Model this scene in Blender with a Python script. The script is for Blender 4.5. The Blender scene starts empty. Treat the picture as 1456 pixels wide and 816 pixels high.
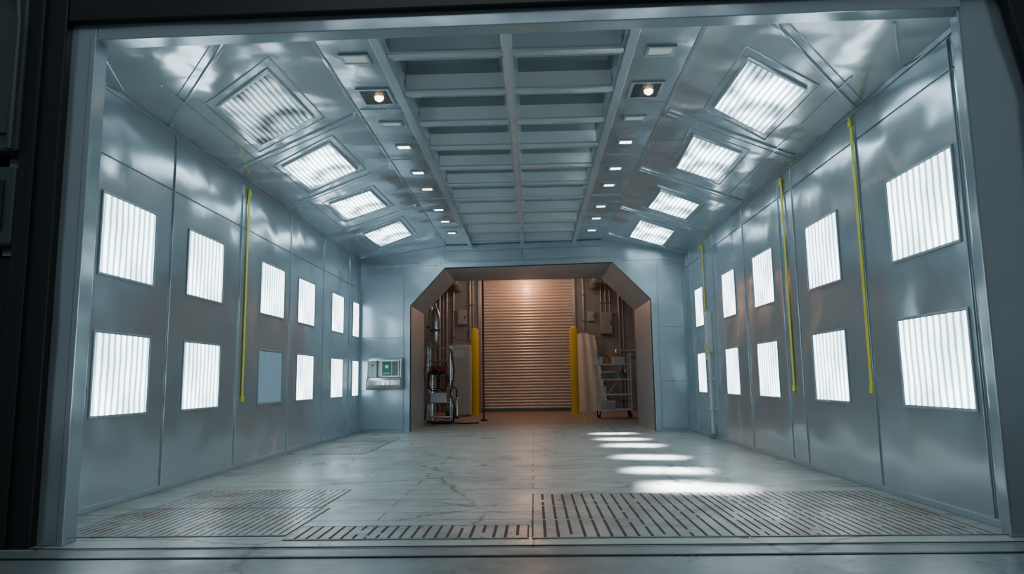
import bpy, math, random
from mathutils import Vector, Matrix
random.seed(4)
scene=bpy.context.scene
COL=scene.collection
# ------------------------------------------------------------ materials
def newmat(name):
    m=bpy.data.materials.new(name); m.use_nodes=True
    nt=m.node_tree; b=nt.nodes['Principled BSDF']
    return m,nt,b
def simple(name,col,rough=.5,metal=0.,var=.12,scale=9,bump=0.,emis=None,es=0):
    m,nt,b=newmat(name)
    tc=nt.nodes.new('ShaderNodeTexCoord')
    n=nt.nodes.new('ShaderNodeTexNoise'); n.inputs['Scale'].default_value=scale; n.inputs['Detail'].default_value=4
    nt.links.new(tc.outputs['Object'],n.inputs['Vector'])
    mx=nt.nodes.new('ShaderNodeMix'); mx.data_type='RGBA'
    mx.inputs[6].default_value=(*[c*(1-var) for c in col],1); mx.inputs[7].default_value=(*[min(1,c*(1+var)) for c in col],1)
    nt.links.new(n.outputs['Fac'],mx.inputs[0]); nt.links.new(mx.outputs[2],b.inputs['Base Color'])
    b.inputs['Roughness'].default_value=rough; b.inputs['Metallic'].default_value=metal
    if bump:
        bp=nt.nodes.new('ShaderNodeBump'); bp.inputs['Strength'].default_value=bump; bp.inputs['Distance'].default_value=.02
        nt.links.new(n.outputs['Fac'],bp.inputs['Height']); nt.links.new(bp.outputs['Normal'],b.inputs['Normal'])
    if emis:
        b.inputs['Emission Color'].default_value=(*emis,1); b.inputs['Emission Strength'].default_value=es
    return m
def sheet(name,col,rough,metal,dist=.03,var=.05,scale=1.5,fine=.07):
    """softly buckled glossy sheet metal"""
    m,nt,b=newmat(name); N=nt.nodes.new; L=nt.links.new
    tc=N('ShaderNodeTexCoord')
    n=N('ShaderNodeTexNoise'); n.inputs['Scale'].default_value=scale; n.inputs['Detail'].default_value=0; n.inputs['Distortion'].default_value=.3
    L(tc.outputs['Object'],n.inputs['Vector'])
    nf=N('ShaderNodeTexNoise'); nf.inputs['Scale'].default_value=scale*3; nf.inputs['Detail'].default_value=0; nf.inputs['Distortion'].default_value=.5
    L(tc.outputs['Object'],nf.inputs['Vector'])
    ad=N('ShaderNodeMath'); ad.operation='MULTIPLY_ADD'; ad.inputs[1].default_value=fine; L(nf.outputs['Fac'],ad.inputs[0]); L(n.outputs['Fac'],ad.inputs[2])
    bp=N('ShaderNodeBump'); bp.inputs['Strength'].default_value=1; bp.inputs['Distance'].default_value=dist
    L(ad.outputs[0],bp.inputs['Height']); L(bp.outputs['Normal'],b.inputs['Normal'])
    n2=N('ShaderNodeTexNoise'); n2.inputs['Scale'].default_value=.8; n2.inputs['Detail'].default_value=2
    L(tc.outputs['Object'],n2.inputs['Vector'])
    mx=N('ShaderNodeMix'); mx.data_type='RGBA'
    mx.inputs[6].default_value=(*[c*(1-var) for c in col],1); mx.inputs[7].default_value=(*[c*(1+var) for c in col],1)
    L(n2.outputs['Fac'],mx.inputs[0]); L(mx.outputs[2],b.inputs['Base Color'])
    mr=N('ShaderNodeMapRange'); mr.inputs[1].default_value=.3; mr.inputs[2].default_value=.7
    mr.inputs[3].default_value=rough*.85; mr.inputs[4].default_value=rough*1.15
    L(n2.outputs['Fac'],mr.inputs[0]); L(mr.outputs[0],b.inputs['Roughness'])
    b.inputs['Metallic'].default_value=metal
    return m
def lamp(name,axis,pitch,hi,lo,chi=(.80,.94,1),clo=(.42,.74,.88),cross=0.,dim=1.,floor_=.2):
    m,nt,b=newmat(name); N=nt.nodes.new; L=nt.links.new
    nt.nodes.remove(b); out=[n for n in nt.nodes if n.type=='OUTPUT_MATERIAL'][0]
    tc=N('ShaderNodeTexCoord'); sp=N('ShaderNodeSeparateXYZ'); L(tc.outputs['Object'],sp.inputs[0])
    ns=N('ShaderNodeTexNoise'); ns.inputs['Scale'].default_value=3; L(tc.outputs['Object'],ns.inputs['Vector'])
    a=N('ShaderNodeMath'); a.operation='MULTIPLY'; a.inputs[1].default_value=2*math.pi/pitch; L(sp.outputs[axis],a.inputs[0])
    a2=N('ShaderNodeMath'); a2.operation='MULTIPLY_ADD'; a2.inputs[1].default_value=3.0; L(ns.outputs['Fac'],a2.inputs[0]); L(a.outputs[0],a2.inputs[2])
    s=N('ShaderNodeMath'); s.operation='SINE'; L(a2.outputs[0],s.inputs[0])
    f=N('ShaderNodeMapRange'); f.interpolation_type='SMOOTHSTEP'; f.inputs[1].default_value=-1.1; f.inputs[2].default_value=.8; L(s.outputs[0],f.inputs[0])
    mx=N('ShaderNodeMix'); mx.data_type='RGBA'; mx.inputs[6].default_value=(*clo,1); mx.inputs[7].default_value=(*chi,1); L(f.outputs[0],mx.inputs[0])
    st=N('ShaderNodeMapRange'); st.inputs[3].default_value=lo*dim; st.inputs[4].default_value=hi*dim; L(f.outputs[0],st.inputs[0])
    e=N('ShaderNodeEmission'); L(mx.outputs[2],e.inputs[0])
    n3=N('ShaderNodeTexNoise'); n3.inputs['Scale'].default_value=cross or 2; n3.inputs['Detail'].default_value=1; L(tc.outputs['Object'],n3.inputs['Vector'])
    r3=N('ShaderNodeMapRange'); r3.inputs[1].default_value=.38; r3.inputs[2].default_value=.6; r3.inputs[3].default_value=floor_; r3.inputs[4].default_value=1.2
    L(n3.outputs['Fac'],r3.inputs[0]); mm=N('ShaderNodeMath'); mm.operation='MULTIPLY'; L(st.outputs[0],mm.inputs[0]); L(r3.outputs[0],mm.inputs[1]); L(mm.outputs[0],e.inputs[1])
    L(e.outputs[0],out.inputs[0])
    return m
M_wall=sheet('booth_wall_metal',(.50,.575,.615),.18,.60,.030,scale=1.6)
M_ceil=sheet('booth_ceiling_metal',(.58,.645,.68),.165,.68,.034,scale=1.9)
M_back=sheet('booth_back_metal',(.40,.48,.54),.25,.5,.03)
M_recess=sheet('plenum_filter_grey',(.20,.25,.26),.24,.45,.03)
M_beam=sheet('beam_metal',(.60,.67,.71),.22,.6,.008)
M_frame=sheet('portal_silver',(.38,.45,.49),.2,.65,.03)
M_dark=simple('dark_steel',(.014,.016,.017),.45,.3)
M_darkg=simple('dark_green_grey',(.05,.07,.07),.5,.2)
M_sleeve=sheet('passage_metal',(.42,.45,.46),.34,.4,.02)
M_trim=simple('lamp_trim',(.42,.50,.54),.3,.6)
M_gasket=simple('gasket',(.10,.14,.155),.5,.1)
M_win=lamp('wall_lamp_diffuser',1,.088,8,2.2,cross=1.6,floor_=.72)
M_windim=simple('dim_diffuser',(.20,.31,.38),.4,0,.05,emis=(.30,.52,.68),es=.2)  # dim panel: faint bluish glow put in by emission
M_cl=lamp('ceiling_lamp_diffuser',0,.06,10,2.8,cross=2.2)
M_cldim=lamp('ceiling_lamp_diffuser_dim',0,.06,3.5,1.2,cross=2.2,dim=.45)
M_can=simple('can_lens',(.8,.8,.7),.3,emis=(1,.80,.55),es=8)
M_candim=simple('can_lens_dim',(.45,.5,.49),.3,emis=(.85,.95,.88),es=.2)
M_grille=simple('grille_metal',(.16,.17,.17),.4,.6)
M_yel=simple('yellow_strap',(.72,.66,.07),.6,0,.1)
M_byel=simple('bollard_yellow',(.85,.55,.02),.45,0,.08)
M_white=simple('white_enamel',(.6,.62,.6),.4)
M_beige=simple('beige_panel',(.60,.56,.52),.5,0,.06,3)
M_steel=simple('bare_steel',(.62,.63,.63),.22,.8)
M_pipe=simple('conduit_grey',(.38,.365,.35),.4,.5)
M_red=simple('red_pole',(.22,.02,.02),.4)
M_black=simple('black_rubber',(.012,.012,.012),.6)
M_green=simple('green_sign',(.01,.14,.08),.4)
M_pwhite=simple('sign_white',(.7,.74,.72),.5)
M_orange=simple('orange_plastic',(.6,.16,.03),.45)
M_shut=simple('shutter_slats',(.58,.49,.43),.33,.35,.1,3)
M_vwall=simple('utility_wall',(.29,.28,.27),.5,.2,.3,2)
M_vfloor=simple('utility_floor_concrete',(.32,.24,.20),.45,0,.25,3,.1)
M_rust=simple('pit_rust',(.085,.042,.028),.85,0,.5,10)
M_lineY=simple('floor_paint_yellow',(.5,.36,.05),.6)
def worn(name,kind):
    m,nt,b=newmat(name); N=nt.nodes.new; L=nt.links.new
    geo=N('ShaderNodeNewGeometry'); pos=geo.outputs['Position']
    plates=kind=='plates'
    def noise(sc,det=8,ro=.7,dis=0):
        n=N('ShaderNodeTexNoise'); n.inputs['Scale'].default_value=sc; n.inputs['Detail'].default_value=det; n.inputs['Roughness'].default_value=ro; n.inputs['Distortion'].default_value=dis
        L(pos,n.inputs['Vector']); return n
    n=noise(.9,9,.68)
    def mix(a,bb,fac):
        mx=N('ShaderNodeMix'); mx.data_type='RGBA'
        for s,v in((6,a),(7,bb)):
            if isinstance(v,tuple): mx.inputs[s].default_value=(*v,1)
            else: L(v,mx.inputs[s])
        L(fac,mx.inputs[0]); return mx.outputs[2]
    def rng(src,a,c,lo=0,hi=1):
        r=N('ShaderNodeMapRange'); r.inputs[1].default_value=a; r.inputs[2].default_value=c; r.inputs[3].default_value=lo; r.inputs[4].default_value=hi
        L(src,r.inputs[0]); return r.outputs[0]
    if plates:
        br=N('ShaderNodeTexBrick'); br.offset=.37; br.inputs['Scale'].default_value=1
        br.inputs['Brick Width'].default_value=3.1; br.inputs['Row Height'].default_value=.3
        br.inputs['Mortar Size'].default_value=.012; br.inputs['Mortar Smooth'].default_value=.5
        br.inputs['Color1'].default_value=(.31,.35,.335,1); br.inputs['Color2'].default_value=(.375,.41,.39,1); br.inputs['Mortar'].default_value=(.075,.068,.06,1)
        nd=noise(.9,2)
        va=N('ShaderNodeVectorMath'); va.operation='MULTIPLY_ADD'; va.inputs[1].default_value=(.05,.05,.0); L(nd.outputs['Color'],va.inputs[0]); L(pos,va.inputs[2])
        L(va.outputs[0],br.inputs['Vector']); col=br.outputs['Color']
    elif kind=='grate': col=(.29,.315,.30)
    else: col=(.16,.19,.19)
    c=mix(col,(.20,.17,.14) if kind!='conc' else (.09,.09,.085),rng(n.outputs['Fac'],.48,.64,0,.65))
    n4=noise(5)
    c=mix(c,(.46,.50,.48) if kind!='conc' else (.24,.27,.27),rng(n4.outputs['Fac'],.52,.68,0,.45))
    n7=noise(16,5,.8)
    c=mix(c,(.12,.10,.085),rng(n7.outputs['Fac'],.59,.69,0,.5))
    if kind!='grate':
        vo=N('ShaderNodeTexVoronoi'); vo.feature='DISTANCE_TO_EDGE'; vo.inputs['Scale'].default_value=.5
        v2=N('ShaderNodeVectorMath'); v2.operation='MULTIPLY_ADD'; v2.inputs[1].default_value=(.6,.6,0); L(n.outputs['Color'],v2.inputs[0]); L(pos,v2.inputs[2]); L(v2.outputs[0],vo.inputs['Vector'])
        n6=noise(.7,2)
        ck=N('ShaderNodeMath'); ck.operation='MULTIPLY'; L(rng(vo.outputs['Distance'],0,.011,.9,0),ck.inputs[0]); L(rng(n6.outputs['Fac'],.45,.51,0,1),ck.inputs[1])
        c=mix(c,(.04,.035,.03),ck.outputs[0])
    else:
        n5=noise(2.2,6)
        c=mix(c,(.17,.09,.06),rng(n5.outputs['Fac'],.48,.62,0,.7))
    L(c,b.inputs['Base Color'])
    L(rng(n.outputs['Fac'],.35,.65,.25,.48),b.inputs['Roughness']); b.inputs['Metallic'].default_value=.05
    bp=N('ShaderNodeBump'); bp.inputs['Strength'].default_value=.3; bp.inputs['Distance'].default_value=.02; L(n.outputs['Fac'],bp.inputs['Height']); L(bp.outputs['Normal'],b.inputs['Normal'])
    return m
M_floor=worn('booth_floor_plates','plates')
M_grate=worn('grate_bars','grate')
M_conc=worn('apron_concrete','conc')

# ------------------------------------------------------------ mesh builder
class G:
    def __init__(s): s.v=[];s.f=[];s.m=[]
    def face(s,pts,mi=0):
        i=len(s.v); s.v+= [tuple(p) for p in pts]; s.f.append(tuple(range(i,i+len(pts)))); s.m.append(mi); return s
    def box(s,x0,x1,y0,y1,z0,z1,mi=0):
        i=len(s.v)
        s.v+=[(x0,y0,z0),(x1,y0,z0),(x1,y1,z0),(x0,y1,z0),(x0,y0,z1),(x1,y0,z1),(x1,y1,z1),(x0,y1,z1)]
        for q in [(0,3,2,1),(4,5,6,7),(0,1,5,4),(1,2,6,5),(2,3,7,6),(3,0,4,7)]: s.f.append(tuple(i+k for k in q)); s.m.append(mi)
        return s
    def prism(s,bot,top,mi=0):
        n=len(bot); i=len(s.v); s.v+=[tuple(p) for p in bot]+[tuple(p) for p in top]
        s.f.append(tuple(i+k for k in reversed(range(n)))); s.m.append(mi)
        s.f.append(tuple(i+n+k for k in range(n))); s.m.append(mi)
        for k in range(n):
            k2=(k+1)%n; s.f.append((i+k,i+k2,i+n+k2,i+n+k)); s.m.append(mi)
        return s
    def tube(s,path,r,n=12,mi=0,cap=True):
        path=[Vector(p) for p in path]; rr=r if isinstance(r,(list,tuple)) else [r]*len(path)
        i0=len(s.v); ref=None
        for k,p in enumerate(path):
            if k==0: t=path[1]-p
            elif k==len(path)-1: t=p-path[k-1]
            else: t=(path[k+1]-p).normalized()+(p-path[k-1]).normalized()
            t=t.normalized()
            if ref is None: ref=Vector((1,0,0)) if abs(t.x)<.9 else Vector((0,1,0))
            a=(ref-t*ref.dot(t)).normalized(); b=t.cross(a); ref=a
            for j in range(n):
                an=2*math.pi*j/n; q=p+(a*math.cos(an)+b*math.sin(an))*rr[k]; s.v.append(tuple(q))
        for k in range(len(path)-1):
            for j in range(n):
                j2=(j+1)%n; s.f.append((i0+k*n+j,i0+k*n+j2,i0+(k+1)*n+j2,i0+(k+1)*n+j)); s.m.append(mi)
        if cap:
            s.f.append(tuple(i0+j for j in reversed(range(n)))); s.m.append(mi)
            e=i0+(len(path)-1)*n; s.f.append(tuple(e+j for j in range(n))); s.m.append(mi)
        return s
    def obj(s,name,mats,parent=None,loc=(0,0,0),smooth=False,bevel=0,label=None,fix=True,weld=False):
        me=bpy.data.meshes.new(name); me.from_pydata(s.v,[],s.f)
        for m in (mats if isinstance(mats,(list,tuple)) else [mats]): me.materials.append(m)
        for p,mi in zip(me.polygons,s.m): p.material_index=mi; p.use_smooth=smooth
        import bmesh
        if fix or weld:
            bm=bmesh.new(); bm.from_mesh(me)
            if weld: bmesh.ops.remove_doubles(bm,verts=bm.verts[:],dist=.0005)
            if fix: bmesh.ops.recalc_face_normals(bm,faces=bm.faces[:])
            bm.to_mesh(me); bm.free()
        me.update()
        o=bpy.data.objects.new(name,me); COL.objects.link(o); o.location=loc
        if parent: o.parent=parent
        if bevel:
            md=o.modifiers.new('b','BEVEL'); md.width=bevel; md.segments=2; md.limit_method='ANGLE'; md.angle_limit=math.radians(40)
        if smooth:
            md=o.modifiers.new('es','EDGE_SPLIT'); md.split_angle=math.radians(40)
        if label: o['label']=label
        return o
def thing(name,label,cat,loc=(0,0,0),group=None,rz=0):
    e=bpy.data.objects.new(name,None); e.empty_display_size=.1; COL.objects.link(e); e.location=loc; e.rotation_euler=(0,0,rz)
    e['label']=label; e['category']=cat
    if group: e['group']=group
    return e
def struct(o,label=None):
    o['kind']='structure'
    if label: o['label']=label
    return o
def dup(src,loc,label=None):
    def cp(o,par):
        c=o.copy(); COL.objects.link(c)
        if par: c.parent=par
        for ch in [k for k in bpy.data.objects if k.parent==o]: cp(ch,c)
        return c
    c=cp(src,None); c.location=loc
    if label: c['label']=label
    return c

# ------------------------------------------------------------ dimensions
XL,XR=-3.641,3.07
ZL,ZR=3.6,3.5; XFL,XFR,ZC=-1.81,1.45,3.86
def yb(x): return 14.5-.1*(x+.28)
Y0=4.78
sl=(ZC-ZL)/(XFL-XL); sr=(ZC-ZR)/(XR-XFR)
def zceil(x):
    if x<XFL: return ZL+(x-XL)*sl
    if x>XFR: return ZC-(x-XFR)*sr
    return ZC
# floor
struct(G().box(XL-.3,XR+.3,4.5,16.8,-.12,0).obj('floor',M_floor),'worn grey steel floor plates of the booth')
struct(G().box(-9,9,-4,4.5,-.12,-.003).obj('floor.001',M_conc),'dim grey concrete apron outside the booth')
struct(G().box(-3.7,3.4,16.8,24.6,-.12,0).obj('floor.002',M_vfloor),'brownish concrete floor behind the booth')
# side walls with raised panels
def sidewall(name,x,sgn,cols,ztop,rows,lab):
    g=G(); xb=x-sgn*.012
    a,b=sorted((xb,xb-sgn*.1)); g.box(a,b,Y0,cols[-1],0,ztop+.02)
    for i in range(len(cols)-1):
        for z0,z1 in rows:
            a,b=sorted((xb-sgn*.001,x)); g.box(a,b,cols[i]+.006,cols[i+1]-.006,z0,z1)
    for c in cols[1:-1]:
        a,b=sorted((x,x+sgn*.014)); g.box(a,b,c+.012,c+.026,.05,ztop-.06)
    return struct(g.obj(name,M_wall,bevel=.005),lab)
sidewall('wall_left',XL,1,[Y0,5.6,6.93,8.62,10.45,12.15,13.9,14.84],ZL,[(.04,2.97),(2.985,ZL-.01)],'blue-grey sheet metal booth wall with seams')
sidewall('wall_right',XR,-1,[Y0,4.98,6.52,8.2,8.67,10.2,11.95,13.7,14.18],ZR,[(.04,3.2),(3.215,ZR-.01)],'blue-grey sheet metal booth wall with seams')
for i,(x,s,y1) in enumerate([(XL,1,14.8),(XR,-1,14.15)]):
    a,b=sorted((x,x+s*.025)); struct(G().box(a,b,Y0,y1,0,.05).obj('baseboard_'+('left','right')[i],M_trim,bevel=.005))
for i,(x,z,s,y1) in enumerate([(XL,ZL,1,14.8),(XR,ZR,-1,14.15)]):
    a,b=sorted((x,x+s*.015)); struct(G().box(a,b,Y0,y1,z-.045,z+.0).obj('trim_%d'%(i+1),M_wall,bevel=.004))
# back wall
g=G()
O=[(XL,0),(XL,ZL),(XFL,ZC),(XFR,ZC),(XR,ZR),(XR,0)]
I=[(-2.56,0),(-2.56,2.6),(-1.82,3.38),(1.64,3.38),(2.38,2.6),(2.38,0)]
P=lambda p,d=0:(p[0],yb(p[0])+d,p[1])
for i in range(5):
    g.prism([P(O[i]),P(O[i+1]),P(I[i+1]),P(I[i])],[P(O[i],.1),P(O[i+1],.1),P(I[i+1],.1),P(I[i],.1)])
def rp(x0,x1,z0,z1,d=.018):
    g.prism([P((x0,z0),-d),P((x1,z0),-d),P((x1,z1),-d),P((x0,z1),-d)],[P((x0,z0)),P((x1,z0)),P((x1,z1)),P((x0,z1))])
for x0,x1 in [(-3.6,-2.7),]:
    rp(x0,x1,.06,.84); rp(x0,x1,.86,1.92); rp(x0,x1,1.94,3.3)
for x0,x1 in [(2.52,3.0)]:
    rp(x0,x1,.06,.95); rp(x0,x1,.97,2.02); rp(x0,x1,2.04,3.3)
rp(-1.75,-.2,3.53,3.72); rp(-.16,1.4,3.53,3.72)
rp(-3.55,-1.9,3.44,3.5); rp(1.7,3.0,3.4,3.46)
rp(-1.8,1.44,3.74,3.84,.05)
struct(g.obj('wall_back',M_back,bevel=.005),'blue-grey metal end wall with chamfered opening')
# passage sleeve + flange
g=G(); Y2=16.6
def o_(p,k): return (p[0]+(k if p[0]>0 else -k),p[1]+(k if p[1]>0 else 0))
for i in range(5):
    a,b=I[i],I[i+1]
    A,B=o_(a,.04),o_(b,.04)
    g.prism([(a[0],yb(a[0])-.02,a[1]),(b[0],yb(b[0])-.02,b[1]),(b[0],Y2,b[1]),(a[0],Y2,a[1])],
            [(A[0],yb(A[0])-.02,A[1]),(B[0],yb(B[0])-.02,B[1]),(B[0],Y2,B[1]),(A[0],Y2,A[1])])
    A,B=o_(a,.10),o_(b,.10)
    g.prism([P(a,-.035),P(b,-.035),P(B,-.035),P(A,-.035)],[P(a,-.0),P(b,-.0),P(B,-.0),P(A,-.0)],1)
struct(g.obj('trim_3',[M_sleeve,M_back],bevel=.006),'chamfered metal lining of the passage opening')
# ceiling
g=G()
def strip(x0,x1,mi=0,ya=Y0,ye=None):
    g.prism([(x0,ya,zceil(x0)),(x1,ya,zceil(x1)),(x1,yb(x1)+.05,zceil(x1)),(x0,yb(x0)+.05,zceil(x0))],
            [(x0,ya,zceil(x0)+.35),(x1,ya,zceil(x1)+.35),(x1,yb(x1)+.05,zceil(x1)+.35),(x0,yb(x0)+.05,zceil(x0)+.35)],mi)
strip(XL,XFL); strip(XFL,-1.24); strip(-.22,-.14); strip(.84,XFR); strip(XFR,XR)
for xa,xb in [(-1.24,-.22),(-.14,.84)]:
    g.face([(xa,Y0,ZC),(xb,Y0,ZC),(xb,5.13,ZC),(xa,5.13,ZC)])
    for k in range(11):
        a=5.13+.83*k; b=a+.66; e=.07; d=.17; c=a+.83
        if k==10: c=yb(xa)+.05
        m_=(b+a+.83)/2; hw=(a+.83-b)/2
        arc=[(m_-hw*math.cos(math.pi*t/8),ZC-.04*math.sin(math.pi*t/8)) for t in range(9)]
        for t in range(8):
            g.face([(xa,arc[t][0],arc[t][1]),(xb,arc[t][0],arc[t][1]),(xb,arc[t+1][0],arc[t+1][1]),(xa,arc[t+1][0],arc[t+1][1])])
        if k==10: g.face([(xa,a+.83,ZC),(xb,a+.83,ZC),(xb,c,ZC),(xa,c,ZC)])
        lo=[(xa,a,ZC),(xb,a,ZC),(xb,b,ZC),(xa,b,ZC)]; hi=[(xa+e,a+e,ZC+d),(xb-e,a+e,ZC+d),(xb-e,b-.17,ZC+d),(xa+e,b-.17,ZC+d)]
        f=.6; mid=[tuple(lo[q][w]+(hi[q][w]-lo[q][w])*f for w in range(3)) for q in range(4)]
        for j in range(4):
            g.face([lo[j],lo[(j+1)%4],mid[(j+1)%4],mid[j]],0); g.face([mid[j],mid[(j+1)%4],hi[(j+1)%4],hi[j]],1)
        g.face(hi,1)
    g.box(xa,xb,Y0,14.6,ZC+.3,ZC+.35)
def rib(x0,y0,x1,y1,w=.05,h=.03):
    d=Vector((x1-x0,y1-y0,0)).normalized(); n=Vector((-d.y,d.x,0))*w/2
    pts=[(x0+n.x,y0+n.y),(x1+n.x,y1+n.y),(x1-n.x,y1-n.y),(x0-n.x,y0-n.y)]
    g.prism([(p[0],p[1],zceil(p[0])-h) for p in pts],[(p[0],p[1],zceil(p[0])+.01) for p in pts])
for y in (7.2,9.05,11.15,13.5):
    rib(XFL-.05,y,XL+.06,min(14.7,y+1.05),.035,.02); rib(XFL-.05,y+.12,XL+.06,min(14.75,y+1.17),.018,.01)
for y in (7.3,9.35,11.5,13.6):
    rib(XFR+.05,y,XR-.06,min(14.1,y+.6),.035,.02); rib(XFR+.05,y+.12,XR-.06,min(14.12,y+.72),.018,.01)
rib(-2.1,4.95,XL+.03,6.75,.03,.018); rib(-2.2,4.95,XL+.03,6.6,.018,.01); rib(-3.3,4.95,XL+.05,5.9,.02,.012)
rib(1.7,5.05,XR-.03,6.45,.03,.018); rib(1.82,5.05,XR-.03,6.3,.018,.01); rib(2.7,5.0,XR-.03,5.6,.02,.012)
rib(XFL,4.9,XFL,14.6,.03,.015); rib(XFR,4.9,XFR,14.3,.03,.015)
rib(-3.25,5.9,-3.25,14.6,.02,.012); rib(2.78,5.9,2.78,14.1,.02,.012)
rib(-1.86,5.2,-1.3,5.2,.03,.02); rib(.95,5.2,1.5,5.2,.03,.02)
for y in(7.1,8.8,10.8,12.9): rib(-1.78,y,-1.32,y,.015,.01); rib(.93,y,1.42,y,.015,.01)
struct(g.obj('ceiling',[M_ceil,M_recess],bevel=.004),'reflective metal ceiling with sloped sides and recessed plenum trays')
for i,x in enumerate((-1.26,-.18,.87)):
    g=G(); g.box(x-.02,x+.02,4.9,yb(x)-.02,3.79,ZC); w=.04 if i!=1 else .028; g.box(x-w,x+w,4.9,yb(x)-.02,3.778,3.792)
    g.box(x-w-.02,x+w+.02,4.9,yb(x)-.02,3.84,3.856)
    struct(g.obj('trim_%d'%(4+i),M_beam,bevel=.004),'long polished ceiling beam')
struct(G().box(XL-.1,XR+.1,4.66,Y0,3.62,4.3).obj('trim_7',M_frame))
# portal silver frame
g=G(); g.box(-3.21,-3.03,4.62,4.76,0,3.56); g.box(2.95,3.36,4.66,4.76,0,3.64)
g.box(-3.66,-3.21,4.72,4.78,0,3.56)
g.prism([(-3.03,4.62,3.42),(2.95,4.62,3.48),(2.95,4.62,3.64),(-3.03,4.62,3.56)],[(-3.03,4.76,3.42),(2.95,4.76,3.48),(2.95,4.76,3.64),(-3.03,4.76,3.56)])
g.box(-3.06,-3.02,4.6,4.63,0,3.43); g.box(2.94,2.955,4.65,4.67,0,3.49)
struct(g.obj('trim_8',M_frame,bevel=.006),'silver metal door frame around the booth opening')
# dark portal steel
g=G(); g.box(-3.47,-3.2,4.55,4.71,0,5.2); g.box(3.34,3.8,4.55,4.71,0,5.2)
g.prism([(-3.2,4.56,3.53),(3.34,4.56,3.6),(3.34,4.56,5),(-3.2,4.56,5)],[(-3.2,4.7,3.53),(3.34,4.7,3.6),(3.34,4.7,5),(-3.2,4.7,5)])
g.prism([(3.2,4.56,3.6),(3.34,4.56,2.85),(3.34,4.56,3.6)],[(3.2,4.65,3.6),(3.34,4.65,2.85),(3.34,4.65,3.6)])
g.box(-3.38,-3.34,4.52,4.56,0,5.2)
struct(g.obj('trim_9',M_dark,bevel=.01),'black steel portal column and lintel')
g=G(); g.box(-9,-3.5,4.78,4.9,0,6); g.box(3.5,9,4.72,4.9,0,6); g.box(-3.6,3.6,4.72,4.9,4.4,6)
struct(g.obj('wall_front',M_dark),'dark outer building wall')
# sill rails
for k,(y,w,h) in enumerate([(4.515,.02,.004),(4.26,.03,.003)]):
    struct(G().box(-3.9,3.9,y,y+w,-.006,h).obj('trim_%d'%(20+k),M_black),'dark door track set in the threshold')

# ------------------------------------------------------------ grates
def grate(x0,x1,y0,y1,pitch,w,lab):
    e=thing('floor_grate',lab,'floor grate',((x0+x1)/2,(y0+y1)/2,0),'floor grates')
    W=(x1-x0)/2; H=(y1-y0)/2
    G().box(-W,W,-H,H,0.001,.0025).obj('drain_pan',M_rust,e,label='rusty dark drain pan')
    g=G(); n=int((x1-x0)/pitch)
    nr=max(1,round(2*H/.6)); hh=2*H/nr
    for i in range(n):
        a=-W+(i+.5)*(2*W/n)
        g.box(a-w/2,a+w/2,-H+.02,H-.02,.0025,.006)
    for m in range(nr+1):
        yy=-H+hh*m; g.box(-W,W,max(-H,yy-.012),min(H,yy+.012),.0025,.0062)
    for k in range(int(n*nr*.3)):
        i=random.randrange(n); yy=random.uniform(-H+.05,H-.05); a=-W+(i+1)*(2*W/n)
        if a+.02<W: g.box(a-(2*W/n-w)/2-.002,a+(2*W/n-w)/2+.002,max(-H,yy-random.uniform(.02,.1)),min(H,yy+.02),.0025,.0055)
    g.obj('bar_grid',M_grate,e)
grate(-.03,1.35,4.72,6.5,.086,.066,'wide steel floor grate with rusty slots')
grate(1.36,2.95,4.72,6.5,.062,.046,'steel floor grate with rusty slots beside the wall')
grate(-1.65,-.05,4.72,5.15,.075,.055,'narrow strip of slotted floor grate')
grate(-3.3,-1.67,4.85,5.9,.058,.045,'fine slotted floor grate beside the wall')
grate(-3.2,-1.75,5.92,6.9,.058,.045,'fine slotted worn floor grate beside the wall')
grate(-3.2,-2.45,10.3,13.2,.07,.056,'long slotted floor grate near the end wall')

# ------------------------------------------------------------ light panels on walls
def lightpanel(x,s,y0,y1,z0,z1,off=False):
    w=(y1-y0)/2;h=z1-z0
    lab='dim bluish diffuser panel with faint glow set in the metal wall' if off else 'glowing white fluorescent panel with vertical stripes in metal wall'
    e=thing('light_panel',lab,'light panel',(x,(y0+y1)/2,z0),'wall light panels')
    g=G(); t=.018
    def bx(ya,yb_,za,zb,x0,x1):
        a,b=sorted((s*x0,s*x1)); g.box(a,b,ya,yb_,za,zb)
    bx(-w-t,w+t,-t,0,0,.014); bx(-w-t,w+t,h,h+t,0,.014); bx(-w-t,-w,0,h,0,.014); bx(w,w+t,0,h,0,.014)
    g.obj('frame',M_trim,e,bevel=.003)
    g=G(); t=.006
    bx(-w,w,0,t,.001,.01); bx(-w,w,h-t,h,.001,.01); bx(-w,-w+t,t,h-t,.001,.01); bx(w-t,w,t,h-t,.001,.01)
    g.obj('gasket',M_gasket,e)
    g=G(); n=max(24,int((2*w)/.088*8)); A=.004
    for i in range(n):
        ya=-w+t+(2*w-2*t)*i/n; yc=-w+t+(2*w-2*t)*(i+1)/n
        xa=s*(.004+A*(1+math.sin(ya/.088*2*math.pi))/2); xc=s*(.004+A*(1+math.sin(yc/.088*2*math.pi))/2)
        g.face([(xa,ya,t),(xc,yc,t),(xc,yc,h-t),(xa,ya,h-t)])
    g.obj('diffuser',M_windim if off else M_win,e,smooth=True,fix=False,weld=True)
for i,(a,b) in enumerate([(5.78,6.63),(7.30,8.15),(9.33,10.21),(10.85,11.68),(12.71,13.47),(14.2,14.7)]):
    lightpanel(XL,1,a,b,.761,1.46,off=(i==2)); lightpanel(XL,1,a,b,1.96,2.651)
for a,b in [(5.08,6.03),(7.06,7.88),(9.02,9.81),(10.73,11.43),(12.77,13.35)]:
    lightpanel(XR,-1,a,b,.761,1.46); lightpanel(XR,-1,a,b,1.96,2.651)
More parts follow.
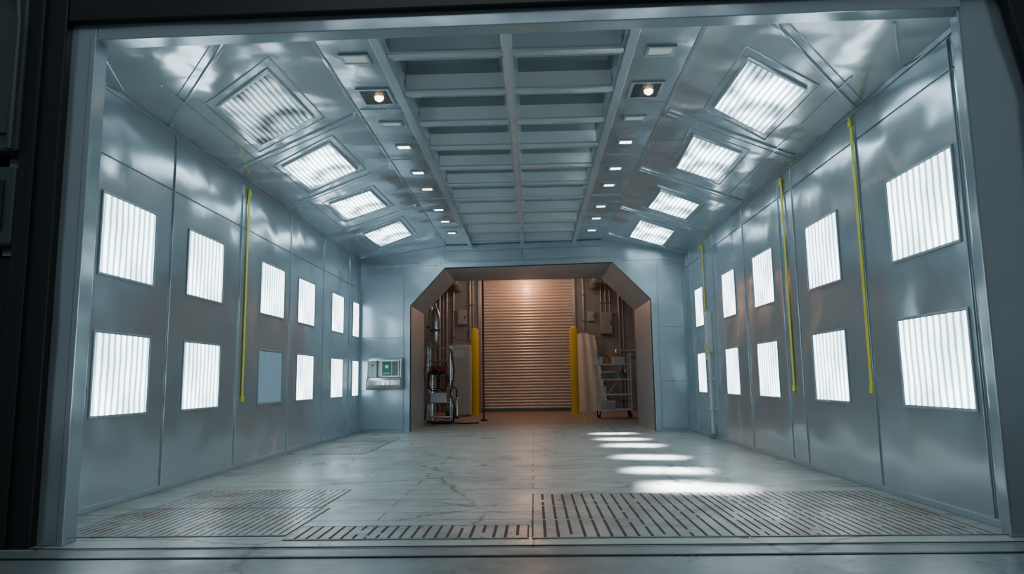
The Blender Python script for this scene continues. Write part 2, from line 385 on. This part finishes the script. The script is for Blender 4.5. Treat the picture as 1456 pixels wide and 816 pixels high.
# ------------------------------------------------------------ sloped ceiling light panels
def clpanel(c,dim=False):
    cx=sum(p[0] for p in c)/4; cy=sum(p[1] for p in c)/4; cz=zceil(cx)
    e=thing('ceiling_light_panel','dim ribbed fluorescent panel in sloped metal ceiling' if dim else 'bright ribbed fluorescent panel in sloped metal ceiling','light panel',(cx,cy,cz),'sloped ceiling light panels')
    def q(f,dz): return [((p[0]-cx)*f,(p[1]-cy)*f,zceil(cx+(p[0]-cx)*f)-cz+dz) for p in c]
    def ring(g,f0,f1,z0,z1):
        a=q(f0,z0);b=q(f1,z0);A=q(f0,z1);B=q(f1,z1)
        for k in range(4):
            k2=(k+1)%4; g.prism([a[k],a[k2],b[k2],b[k]],[A[k],A[k2],B[k2],B[k]])
    g=G(); ring(g,1.0,1.06,-.025,.0); g.obj('frame',M_beam,e,bevel=.004)
    g=G(); ring(g,1.27,1.30,-.012,0); g.obj('surround',M_ceil,e,bevel=.004)
    g=G(); B=q(1.0,-.015); 
    lerp=lambda a,b,t:tuple(a[i]+(b[i]-a[i])*t for i in range(3))
    n=44
    for i in range(n):
        t0,t1=i/n,(i+1)/n; A0=.006*math.sin(t0*2*math.pi*11); A1=.006*math.sin(t1*2*math.pi*11)
        a=lerp(B[0],B[3],t0);b=lerp(B[1],B[2],t0);c2=lerp(B[1],B[2],t1);d=lerp(B[0],B[3],t1)
        g.face([(a[0],a[1],a[2]+A0),(b[0],b[1],b[2]+A0),(c2[0],c2[1],c2[2]+A1),(d[0],d[1],d[2]+A1)])
    g.obj('diffuser',M_cldim if dim else M_cl,e,smooth=True,fix=False,weld=True)
for i,c in enumerate([[(-2.33,5.97),(-2.28,7.09),(-3.02,7.6),(-3.0,6.49)],[(-2.33,7.89),(-2.28,8.94),(-3.02,9.42),(-3.04,8.41)],
          [(-2.33,9.95),(-2.29,10.89),(-3.0,11.3),(-3.0,10.3)],[(-2.27,11.96),(-2.27,13.1),(-2.97,13.65),(-3.01,12.5)],
          [(1.92,5.92),(1.9,7.0),(2.51,7.41),(2.52,6.27)],[(1.88,7.87),(1.92,9.03),(2.48,9.25),(2.47,8.14)],
          [(1.92,10.2),(1.9,11.2),(2.52,11.45),(2.53,10.5)],[(1.9,12.1),(1.91,13.5),(2.56,13.7),(2.52,12.4)]]):
    clpanel(c,i==0)
# ------------------------------------------------------------ recessed can lights
def can(x,y,w,l,kind):
    lab={'on':'small rectangular recessed downlight glowing warm white','off':'small rectangular recessed downlight glowing faintly','grille':'perforated ceiling grille with bright round bulb'}[kind]
    e=thing('recessed_downlight' if kind!='grille' else 'grille_downlight',lab,'ceiling light',(x,y,ZC),'ceiling downlights')
    g=G(); t=.03
    for a in [(-w/2-t,w/2+t,-l/2-t,-l/2),(-w/2-t,w/2+t,l/2,l/2+t),(-w/2-t,-w/2,-l/2,l/2),(w/2,w/2+t,-l/2,l/2)]: g.box(*a,-.02,0)
    g.obj('bezel',M_trim,e,bevel=.003)
    if kind=='grille':
        g=G(); g.box(-w/2,w/2,-l/2,l/2,-.004,0,1)
        n=11
        for i in range(n): 
            a=-w/2+w*(i+.5)/n; g.box(a-.005,a+.005,-l/2,l/2,-.014,-.004)
            a=-l/2+l*(i+.5)/n; g.box(-w/2,w/2,a-.005,a+.005,-.014,-.004)
        g.obj('grille',[M_grille,M_black],e)
        g=G(); g.tube([(0.03,0,-.015),(0.03,0,-.04),(.03,0,-.055)],[.045,.04,.02],16); g.obj('bulb',M_can,e,smooth=True)
    else:
        G().box(-w/2,w/2,-l/2,l/2,-.012,0).obj('lens',M_can if kind=='on' else M_candim,e)
for x,k in ((-1.53,0),(1.16,1)):
    for i,y in enumerate([5.92,6.76,7.52,8.3,9.37,10.2,11.48,12.35,13.35]):
        if i==0: can(x,y,.2,.13,'off')
        elif i==1: can(x,y,.27,.34,'grille')
        elif i==2: can(x,y,.19,.09,'off')
        else: can(x,y,.14,.10,'on')

# ------------------------------------------------------------ straps
def strap(x,s,y,z0,z1,lab):
    e=thing('hanging_strap',lab,'strap',(x,y,z0),'yellow wall straps')
    g=G(); H=z1-z0; w=.027
    a,b=sorted((s*.016,s*.022)); g.box(a,b,-w,w,0,H)
    g.obj('webbing',M_yel,e,bevel=.002)
    g=G(); a,b=sorted((0,s*.035)); g.box(a,b,-.02,.02,H-.0,H+.04); a,b=sorted((s*.012,s*.035)); g.box(a,b,-.034,.034,H-.05,H+.01); g.obj('bracket',M_yel,e,bevel=.004)
    g=G(); a,b=sorted((s*.0,s*.03)); g.box(a,b,-.032,.032,-.03,.04); g.obj('end_buckle',M_yel,e,bevel=.004)
strap(XL,1,8.8,.83,3.47,'yellow strap hanging down the metal wall')
strap(XR,-1,6.57,.88,3.4,'yellow strap hanging down the metal wall')
strap(XR,-1,8.5,.87,3.38,'yellow strap hanging down the metal wall')
strap(XR,-1,12.6,1.36,3.36,'short yellow strap hanging down the metal wall')

# ------------------------------------------------------------ wall conduit right
e=thing('electrical_conduit','white vertical conduit with junction box on metal wall','conduit',(XR,12.3,0))
g=G(); g.tube([(-.05,0,.1),(-.05,0,2.1)],.028); g.obj('pipe',M_white,e,smooth=True)
for z in (.5,1.0): G().box(-.085,0,-.045,.045,z-.015,z+.015).obj('clamp',M_white,e)
G().box(-.1,0,-.07,.07,1.45,2.15).obj('junction_box',M_white,e,bevel=.01)
G().box(-.11,-.02,-.06,.06,.0,.1).obj('base_box',M_pipe,e,bevel=.01)
G().box(-.125,-.1,-.02,.02,1.48,1.62).obj('tag',M_byel,e,bevel=.004)
e=thing('wall_latch','small dark metal latch handle on the wall','latch',(XL+.0,5.63,.85))
G().box(0,.02,-.03,.03,0,.22).obj('plate',M_steel,e,bevel=.004)
g=G(); g.tube([(.02,0,.05),(.05,0,.06),(.06,0,.1),(.055,0,.16)],.01); g.obj('lever',M_gasket,e,smooth=True)

# ------------------------------------------------------------ wall station
e=thing('wall_station','shiny stainless steel wall station with small green display','wall cabinet',(-3.05,yb(-3.05)-.02,.87),rz=math.atan(-.1))
W=.37
g=G(); prof=[(0,.0),(-.2,.0),(-.25,.04),(-.27,.1),(-.26,.2),(-.2,.26),(-.19,.56),(-.17,.62),(-.12,.66),(0,.66)]
for a,b in ((-W,-W+.03),(W-.03,W)): g.prism([(a,p[0],p[1]) for p in prof],[(b,p[0],p[1]) for p in prof])
g.box(-W+.03,W-.03,-.05,0,.25,.66)
pr=[(0,0),(-.19,0),(-.24,.04),(-.26,.1),(-.25,.19),(-.19,.25),(0,.25)]
g.prism([(-W+.03,p[0],p[1]) for p in pr],[(W-.03,p[0],p[1]) for p in pr])
pr=[(-.05,.59),(-.185,.59),(-.165,.62),(-.12,.655),(-.05,.655)]
g.prism([(-W+.03,p[0],p[1]) for p in pr],[(W-.03,p[0],p[1]) for p in pr])
g.box(-W+.03,-.16,-.18,-.05,.25,.6)
g.obj('body',M_steel,e,bevel=.012)
G().box(-.15,.3,-.12,-.11,.27,.59).obj('window_frame',M_pwhite,e,bevel=.004)
g=G(); g.box(-.06,.13,-.13,-.12,.29,.57,0); g.box(.01,.07,-.134,-.13,.44,.50,1); g.box(-.03,.1,-.134,-.13,.33,.345,1)
g.obj('display',[M_green,M_pwhite],e,label='dark green display with small pale mark')
G().box(.15,.27,-.13,-.12,.29,.57).obj('dark_pane',M_gasket,e)
for i in range(3): G().box(-.06+i*.1,-.045+i*.1,-.266,-.245,.06,.17).obj('vent_slot',M_grille,e)
g=G(); g.tube([(-.25,-.18,.5),(-.25,-.2,.5)],.02,16); g.obj('knob',M_grille,e,smooth=True)

# ------------------------------------------------------------ utility room beyond
YV=24.3; Y2=16.8
g=G(); g.box(-3.8,-1.86,YV,YV+.2,0,4.9); g.box(1.45,3.5,YV,YV+.2,0,4.9); g.box(-1.86,1.45,YV,YV+.2,4.5,4.9)
for x0,x1 in [(-3.7,-2.85),(-2.82,-1.98),(1.56,2.4),(2.43,3.4)]:
    for z0,z1 in [(.05,2.4),(2.43,3.2),(3.23,4.6)]: g.box(x0,x1,YV-.02,YV,z0,z1)
struct(g.obj('wall_rear',M_vwall,bevel=.004),'dull brown-grey metal panel wall around the shutter')
struct(G().box(-3.9,-3.7,Y2,YV+.2,0,4.9).obj('wall_utility_left',M_vwall)); struct(G().box(3.4,3.6,Y2,YV+.2,0,4.9).obj('wall_utility_right',M_vwall))
struct(G().box(-3.9,3.6,14.95,YV+.2,4.7,4.9).obj('ceiling.001',M_vwall))
g=G(); g.box(-3.9,-2.6,16.5,16.6,0,4.7); g.box(2.42,3.6,16.5,16.6,0,4.7); g.box(-2.6,2.42,16.5,16.6,3.42,4.7)
struct(g.obj('wall_passage',M_vwall))
struct(G().box(-3.9,-3.7,16.6,16.8,0,4.9).obj('wall_corner_left',M_vwall)); struct(G().box(3.4,3.6,16.6,16.8,0,4.9).obj('wall_corner_right',M_vwall))
# shutter
e=bpy.data.objects.new('door_1',None); COL.objects.link(e); e.location=(-.2,YV,0); e['kind']='structure'; e['label']='closed roll-up shutter of horizontal metal slats'
g=G(); n=44; H=4.5; seg=6
for i in range(n):
    for j in range(seg):
        t0=j/seg;t1=(j+1)/seg
        z0=.08+(H-.08)*(i+t0)/n; z1=.08+(H-.08)*(i+t1)/n
        f=lambda t:-.030*math.sin(math.pi*min(1,t*1.25))
        g.face([(-1.6,f(t0),z0),(1.6,f(t0),z0),(1.6,f(t1),z1),(-1.6,f(t1),z1)])
g.obj('curtain',M_shut,e,smooth=True,weld=True)
G().box(-1.6,1.6,-.05,.02,0,.1).obj('bottom_bar',M_gasket,e,bevel=.01)
for sx in (-1,1):
    g=G(); a,b=sorted((sx*1.57,sx*1.67)); g.box(a,b,-.08,.0,0,4.5); g.obj('guide_rail',M_pipe,e,bevel=.008)
# bollards
e=thing('bollard','tall bright yellow steel guard post by the shutter','bollard',(-1.81,22,0),'yellow guard posts')
g=G(); g.tube([(0,0,0.02),(0,0,2.58),(0,0,2.63),(0,0,2.66)],[.12,.12,.1,.04],24); g.obj('post',M_byel,e,smooth=True)
G().box(-.17,.17,-.17,.17,0,.02).obj('base_plate',M_byel,e,bevel=.004)
dup(e,(1.25,22,0))
# red pole
e=thing('red_pole','thin dark red vertical pole standing on the floor','pole',(-1.32,18.76,0))
g=G(); g.tube([(0,0,.02),(0,0,4.7)],.026); g.obj('shaft',M_red,e,smooth=True)
g=G(); g.tube([(0,0,0),(0,0,.03),(0,0,.05)],[.1,.09,.03],20); g.obj('foot',M_black,e,smooth=True)
# locker
e=thing('locker','pale beige metal locker with scuffed door','locker',(-2.2,21.4,0))
G().box(-.32,.32,-.25,.25,.05,2.1).obj('body',M_beige,e,bevel=.01)
G().box(-.29,.29,-.275,-.25,.1,2.05).obj('door',M_beige,e,bevel=.006)
g=G(); g.box(.2,.23,-.3,-.275,1.0,1.2); g.obj('handle',M_steel,e,bevel=.004)
G().box(-.15,.15,-.282,-.275,1.75,1.95).obj('notice',M_pwhite,e)
for a in(-.27,.23): G().box(a,a+.04,-.22,.22,0,.05).obj('foot',M_black,e)
# filter vessel
def vessel(x,y,z,lab):
    e=thing('filter_vessel',lab,'filter canister',(x,y,0),'filter canisters')
    g=G(); g.tube([(0,0,z),(0,0,z+.05),(0,0,z+.15),(0,0,z+.8),(0,0,z+.9),(0,0,z+1.0),(0,0,z+1.1)],[.04,.09,.13,.13,.09,.04,.03],20); g.obj('canister',M_steel,e,smooth=True)
    g=G(); g.tube([(0,0,.03),(0,0,z+.01)],.02); g.obj('stand_pipe',M_pipe,e,smooth=True)
    g=G(); g.tube([(0,0,z+1.1),(0,0,z+1.35),(-.3,.2,z+1.4)],.015); g.obj('outlet_pipe',M_pipe,e,smooth=True)
    g=G(); g.tube([(0,0,z+.35),(0,0,z+.42)],.138,20); g.obj('band',M_gasket,e,smooth=True)
    g=G(); g.tube([(0,0,0),(0,0,.03)],.16,20); g.obj('base',M_black,e,smooth=True)
vessel(-2.53,18.3,1.95,'tall clear-grey filter canister on a pipe stand')
vessel(-2.95,20.4,2.2,'grey filter canister on a pipe stand by the wall')
# gas cylinder
e=thing('gas_cylinder','grey steel gas cylinder standing upright','gas cylinder',(-2.72,18.9,0),'gas cylinders')
g=G(); g.tube([(0,0,0),(0,0,1.25),(0,0,1.35),(0,0,1.42),(0,0,1.46)],[.115,.115,.09,.05,.035],22); g.obj('tank',M_steel,e,smooth=True)
g=G(); g.tube([(0,0,1.46),(0,0,1.6)],.02); g.obj('valve',M_pipe,e,smooth=True)
g=G(); g.tube([(-.07,0,1.55),(.07,0,1.55)],.018); g.obj('handwheel',M_red,e,smooth=True)
dup(e,(-2.95,19.6,0))
# hose rack
e=thing('hose_rack','tubular steel rack with hanging black and red hoses','rack',(-2.36,17.95,0))
g=G()
for x in(-.28,.28):
    for y in(-.18,.18): g.tube([(x,y,.06),(x,y,1.9)],.014,8)
for z in(.15,.5,.85,1.2,1.55,1.87):
    for y in(-.18,.18): g.tube([(-.28,y,z),(.28,y,z)],.011,8)
    for x in(-.28,0,.28): g.tube([(x,-.18,z),(x,.18,z)],.009,8)
g.obj('frame',M_steel,e,smooth=True)
for k,(x,r) in enumerate([(-.12,.14),(.1,.12)]):
    g=G(); g.tube([(x+r*math.cos(t/10*2*math.pi),-.2-.003*t,1.05+r*1.9*math.sin(t/10*2*math.pi)) for t in range(41)],.016,8); g.obj('hose',M_black,e,smooth=True)
g=G(); g.tube([(-.3,-.2,1.7),(-.36,-.25,1.2),(-.25,-.3,.6),(-.35,-.3,.1)],.018,8); g.obj('hose',M_red,e,smooth=True)
g=G(); g.tube([(.3,-.2,1.85),(.38,-.22,1.3),(.3,-.22,.7),(.42,-.2,.3),(.36,-.2,.05)],.018,8); g.obj('hose',M_black,e,smooth=True)
g=G(); g.box(-.2,.2,-.15,.15,1.21,1.42); g.obj('tray_box',M_red,e,bevel=.01)
g=G(); g.box(-.22,.15,-.15,.15,.51,.74); g.obj('tray_box',M_pwhite,e,bevel=.01)
for x in(-.28,.28):
    for y in(-.18,.18):
        g=G(); g.tube([(x-.02,y,.035),(x+.02,y,.035)],.035,12); g.obj('caster',M_black,e,smooth=True)
# pump unit
e=thing('pump_unit','small grey air pump with black motor on floor','pump',(-2.3,20.1,0))
G().box(-.2,.2,-.15,.15,0,.06).obj('base',M_black,e,bevel=.01)
g=G(); g.tube([(-.18,0,.2),(.05,0,.2),(.08,0,.2)],[.14,.14,.1],18); g.obj('motor',M_grille,e,smooth=True)
g=G(); g.tube([(.13,0,.06),(.13,0,.5),(.13,0,.56)],[.07,.07,.03],16); g.obj('pump_head',M_steel,e,smooth=True)
g=G(); g.tube([(.13,0,.55),(.13,0,.8),(-.1,.1,1.0),(-.2,.1,1.6)],.018,8); g.obj('hose',M_black,e,smooth=True)
# floor hose
e=thing('floor_hose','black rubber hose coiled loosely on the floor','hose',(-2.25,17.35,0))
g=G(); g.tube([((.22+.012*t/10)*math.cos(t*.35),(.16+.008*t/10)*math.sin(t*.35),.02+.0006*t) for t in range(60)]+[(.5,-.1,.02),(.9,.1,.02)],.018,8); g.obj('coil',M_black,e,smooth=True)
# pipes on rear wall
def wpipe(x,z0,z1,r,lab='grey vertical pipe on the utility wall'):
    e=thing('wall_pipe',lab,'pipe',(x,YV-.02-r,z0),'utility wall pipes')
    g=G(); g.tube([(0,0,0),(0,0,z1-z0)],r); g.obj('tube',M_pipe,e,smooth=True)
    for z in (.3,1.2): G().box(-r-.02,r+.02,-r-.01,r,z,z+.04).obj('clamp',M_gasket,e)
for a in [(-3.2,0,4.7,.05),(-3.07,0,4.7,.03),(-2.95,.0,4.7,.045),(-2.72,2.2,4.7,.04),(-2.15,2.4,4.7,.05),(-2.05,2.4,4.7,.03),(2.35,3.3,4.7,.025),(2.5,3.3,4.7,.025),(2.65,3.3,4.7,.025),(2.95,0,4.7,.04),(3.08,0,4.7,.03),(1.75,2.7,4.7,.035)]: wpipe(*a)
def ebox(x,y,z,w,h,d,lab):
    e=thing('electrical_box',lab,'electrical box',(x,y,z),'electrical boxes')
    G().box(-w/2,w/2,-d,0,0,h).obj('enclosure',M_pipe,e,bevel=.01)
    G().box(-w/2+.03,w/2-.03,-d-.015,-d,.03,h-.03).obj('cover',M_pipe,e,bevel=.004)
    g=G(); g.box(w/2-.07,w/2-.045,-d-.035,-d-.015,h*.4,h*.6); g.obj('latch',M_black,e)
ebox(-2.42,YV-.015,2.95,.32,.5,.15,'small grey electrical box on utility wall')
ebox(2.5,YV-.015,2.55,.42,.75,.2,'grey electrical box with conduits on utility wall')
ebox(2.0,YV-.015,3.0,.25,.35,.12,'small grey electrical box on utility wall')
for x,l in((-2.5,'round metal duct under the utility ceiling'),(2.05,'round metal duct under the utility ceiling')):
    e=thing('ceiling_duct',l,'duct',(x,20.6,4.22),'utility ceiling ducts')
    g=G(); g.tube([(0,-1.2,.0),(0,3.6,.0)],.13,18); g.obj('duct',M_steel,e,smooth=True)
    for y in(-1,.6,2.2):
        g=G(); g.tube([(0,y,0),(0,y+.06,0)],.145,18); g.box(-.01,.01,y,y+.05,.1,.48); g.obj('hanger',M_gasket,e)
# leaning sheet
e=thing('leaning_sheet','pale beige sheet leaning against the utility wall','sheet',(1.85,23.5,0))
g=G(); nx,nz=20,10
def sp_(u,v):
    return (-.42+.06*v+(1.0-.42*v)*u, .0+.5*v+.035*math.sin(u*15+1)*(1-v*.5), 2.6*v*(1-.06*abs(u-.35)))
for i in range(nx):
    for j in range(nz):
        g.face([sp_(i/nx,j/nz),sp_((i+1)/nx,j/nz),sp_((i+1)/nx,(j+1)/nz),sp_(i/nx,(j+1)/nz)])
o=g.obj('cloth',M_beige,e,smooth=True,weld=True)
# shelf cart
e=thing('shelf_cart','open pale metal frame cart with workshop supplies','cart',(2.15,19.4,0))
for x in(-.44,.44):
    for y in(-.25,.25):
        g=G(); g.tube([(x,y,.1),(x,y,1.72)],.018,8); g.obj('upright',M_white,e,smooth=True)
g=G(); g.tube([(-.44,-.25,1.72),(-.44,-.25,1.85),(-.44,.25,1.85),(-.44,.25,1.72)],.016,8); g.obj('push_handle',M_white,e,smooth=True)
for z in(.2,.6,1.0,1.4):
    G().box(-.46,.46,-.27,.27,z,z+.035).obj('shelf',M_white,e,bevel=.005)
g=G(); g.tube([(-.44,.25,.25),(.44,.25,1.35)],.012,8); g.obj('brace',M_white,e,smooth=True)
for x in(-.42,.42):
    for y in(-.23,.23):
        g=G(); g.tube([(x-.02,y,.05),(x+.02,y,.05)],.05,14); g.box(x-.03,x+.03,y-.02,y+.02,.06,.2); g.obj('caster',M_black,e,smooth=True)
cart=(2.15,19.4)
def bottle(x,y,z,r,h,m,lab,name='bottle'):
    e=thing(name,lab,name.replace('_',' '),(cart[0]+x,cart[1]+y,z),'supplies on the shelf cart')
    g=G(); g.tube([(0,0,0),(0,0,h*.7),(0,0,h*.8),(0,0,h*.86)],[r,r,r*.45,r*.4],16); g.obj('body',m,e,smooth=True)
    g=G(); g.tube([(0,0,h*.86),(0,0,h)],r*.45,12); g.obj('cap',M_black,e,smooth=True)
bottle(-.3,0,1.436,.05,.26,M_white,'white plastic bottle on the cart')
bottle(-.15,-.1,1.436,.045,.22,M_orange,'orange plastic bottle on the cart')
bottle(-.38,.1,1.436,.045,.3,M_steel,'grey metal bottle on the cart')
bottle(.25,.0,1.036,.06,.24,M_grille,'dark plastic bottle on the cart')
bottle(-.25,.0,.636,.07,.28,M_white,'white plastic bottle on the cart')
def crate(x,y,z,w,d,h,m,lab):
    e=thing('storage_box',lab,'box',(cart[0]+x,cart[1]+y,z),'boxes on the shelf cart')
    G().box(-w/2,w/2,-d/2,d/2,0,h*.82).obj('body',m,e,bevel=.006)
    G().box(-w/2-.01,w/2+.01,-d/2-.01,d/2+.01,h*.82,h).obj('lid',M_white if m!=M_white else M_steel,e,bevel=.004)
crate(.15,0,1.436,.32,.3,.18,M_beige,'beige box with pale lid on the cart')
crate(-.15,0,1.036,.34,.35,.2,M_grille,'dark box with pale lid on the cart')
crate(-.15,0,.236,.34,.35,.22,M_pipe,'grey box with pale lid on the lower shelf')
e=thing('spray_gun','orange and steel spray gun lying on the box','spray gun',(cart[0]+.12,cart[1]-.02,1.64))
g=G(); g.tube([(-.12,0,.05),(.08,0,.05)],.028,12); g.tube([(.04,0,.05),(.08,0,.0)],.018,10); g.obj('body',M_orange,e,smooth=True)
g=G(); g.tube([(-.02,0,.07),(-.02,0,.1),(-.02,0,.2)],[.015,.05,.055],14); g.obj('cup',M_steel,e,smooth=True)
e=thing('control_cabinet','slim tall pale control cabinet by the passage','cabinet',(2.78,18.2,0))
G().box(-.14,.14,-.2,.2,0,1.95).obj('body',M_white,e,bevel=.01)
G().box(-.12,.12,-.215,-.2,.1,1.85).obj('door',M_white,e,bevel=.004)
g=G(); g.box(-.09,-.07,-.24,-.215,.9,1.1); g.obj('handle',M_black,e)
g=G(); g.tube([(0,0,1.95),(0,0,3.2),(0,.3,3.5),(0,.3,4.7)],.03,10); g.obj('riser_pipe',M_pipe,e,smooth=True)
e=thing('wall_shelf','small metal shelf on the utility wall','shelf',(3.1,22.9,1.9))
G().box(-.3,.3,-.3,.3,0,.04).obj('board',M_steel,e,bevel=.004)
for y in(-.25,.25):
    G().prism([(-.25,y,0),(.3,y,0),(.3,y,-.3)],[(-.25,y+.02,0),(.3,y+.02,0),(.3,y+.02,-.3)]).obj('bracket',M_pipe,e)
struct(G().prism([(1.2,17,.002),(1.26,17,.002),(1.5,22,.002),(1.44,22,.002)],[(1.2,17,.004),(1.26,17,.004),(1.5,22,.004),(1.44,22,.004)]).obj('trim_12',M_lineY),'yellow painted floor line')

# ------------------------------------------------------------ outside machinery left
e=thing('machine_cabinet','dim grey-green machine cabinet beside the black column','machine cabinet',(-3.85,4.6,0))
G().box(-.4,.37,-.05,.17,2.6,3.75).obj('upper_housing',M_darkg,e,bevel=.02)
G().box(-.4,.37,-.04,.17,1.95,2.5).obj('middle_housing',M_darkg,e,bevel=.02)
G().box(-.4,.35,.05,.17,0,1.9).obj('lower_housing',M_dark,e,bevel=.02)
G().box(-.3,.3,-.07,-.05,2.72,3.6).obj('access_door',M_darkg,e,bevel=.01)
g=G(); g.tube([(-.1,-.1,3.85),(.2,-.1,3.82),(.33,-.1,3.7),(.35,-.1,3.5),(.35,-.1,2.6)],.02,10); g.obj('cable',M_darkg,e,smooth=True)
G().box(-.2,.3,-.06,-.04,2.05,2.4).obj('control_panel',M_black,e,bevel=.01)

# ------------------------------------------------------------ lights
def area(name,loc,sx,sy,power,col,spread=180,rot=(0,0,0)):
    l=bpy.data.lights.new(name,'AREA'); l.shape='RECTANGLE'; l.size=sx; l.size_y=sy; l.energy=power; l.color=col; l.spread=math.radians(spread)
    o=bpy.data.objects.new(name,l); COL.objects.link(o); o.location=loc; o.rotation_euler=rot; return o
for i,(x,y,sx,ly,pw,rz) in enumerate([(1.5,6.75,.8,.5,40,-.2),(1.36,7.0,.4,.4,16,.1),(1.47,8.1,.72,.42,32,-.2),(1.5,9.5,.7,.42,28,-.25),(1.52,11.2,.66,.5,26,-.2),(1.5,12.4,.62,.4,24,-.2),(1.48,13.7,.6,.3,18,0)]):
    area('patch_light',(x,y,3.66),sx,ly,pw,(.9,.96,1),8,(0,0,rz))  # narrow lamps without fixtures, added to cast the bright floor patches
def pt(loc,p,col,r=.08):
    l=bpy.data.lights.new('lamp','POINT'); l.energy=p; l.color=col; l.shadow_soft_size=r
    o=bpy.data.objects.new('utility_lamp_light',l); COL.objects.link(o); o.location=loc
pt((-.2,23.7,4.2),44,(1,.50,.28),.05); pt((-.2,22.4,4.45),40,(1,.60,.40)); pt((-1.8,20.5,4.4),34,(1,.84,.74)); pt((1.6,20.5,4.4),34,(1,.84,.74))
area('hall_fill',(0,0.5,7),6,4,160,(.8,.92,1))  # unseen area lamp added as fill for the portal frame and apron
w=bpy.data.worlds.new('World'); scene.world=w; w.use_nodes=True
w.node_tree.nodes['Background'].inputs[0].default_value=(.46,.57,.62,1); w.node_tree.nodes['Background'].inputs[1].default_value=.3
# ------------------------------------------------------------ camera
f_,ps,p,r=1008.4,-.0286,.1325,-.0142
F=Vector((math.sin(ps)*math.cos(p),math.cos(ps)*math.cos(p),math.sin(p)))
r0=Vector((math.cos(ps),-math.sin(ps),0)); u0=r0.cross(F)
Rv=r0*math.cos(r)+u0*math.sin(r); Uv=-r0*math.sin(r)+u0*math.cos(r)
cam=bpy.data.cameras.new('Camera'); co=bpy.data.objects.new('Camera',cam); COL.objects.link(co)
cam.sensor_width=36; cam.lens=f_/1456*36; cam.clip_start=.05
m=Matrix((Rv,Uv,-F)).transposed().to_4x4(); m.translation=Vector((0,0,1)); co.matrix_world=m
scene.camera=co
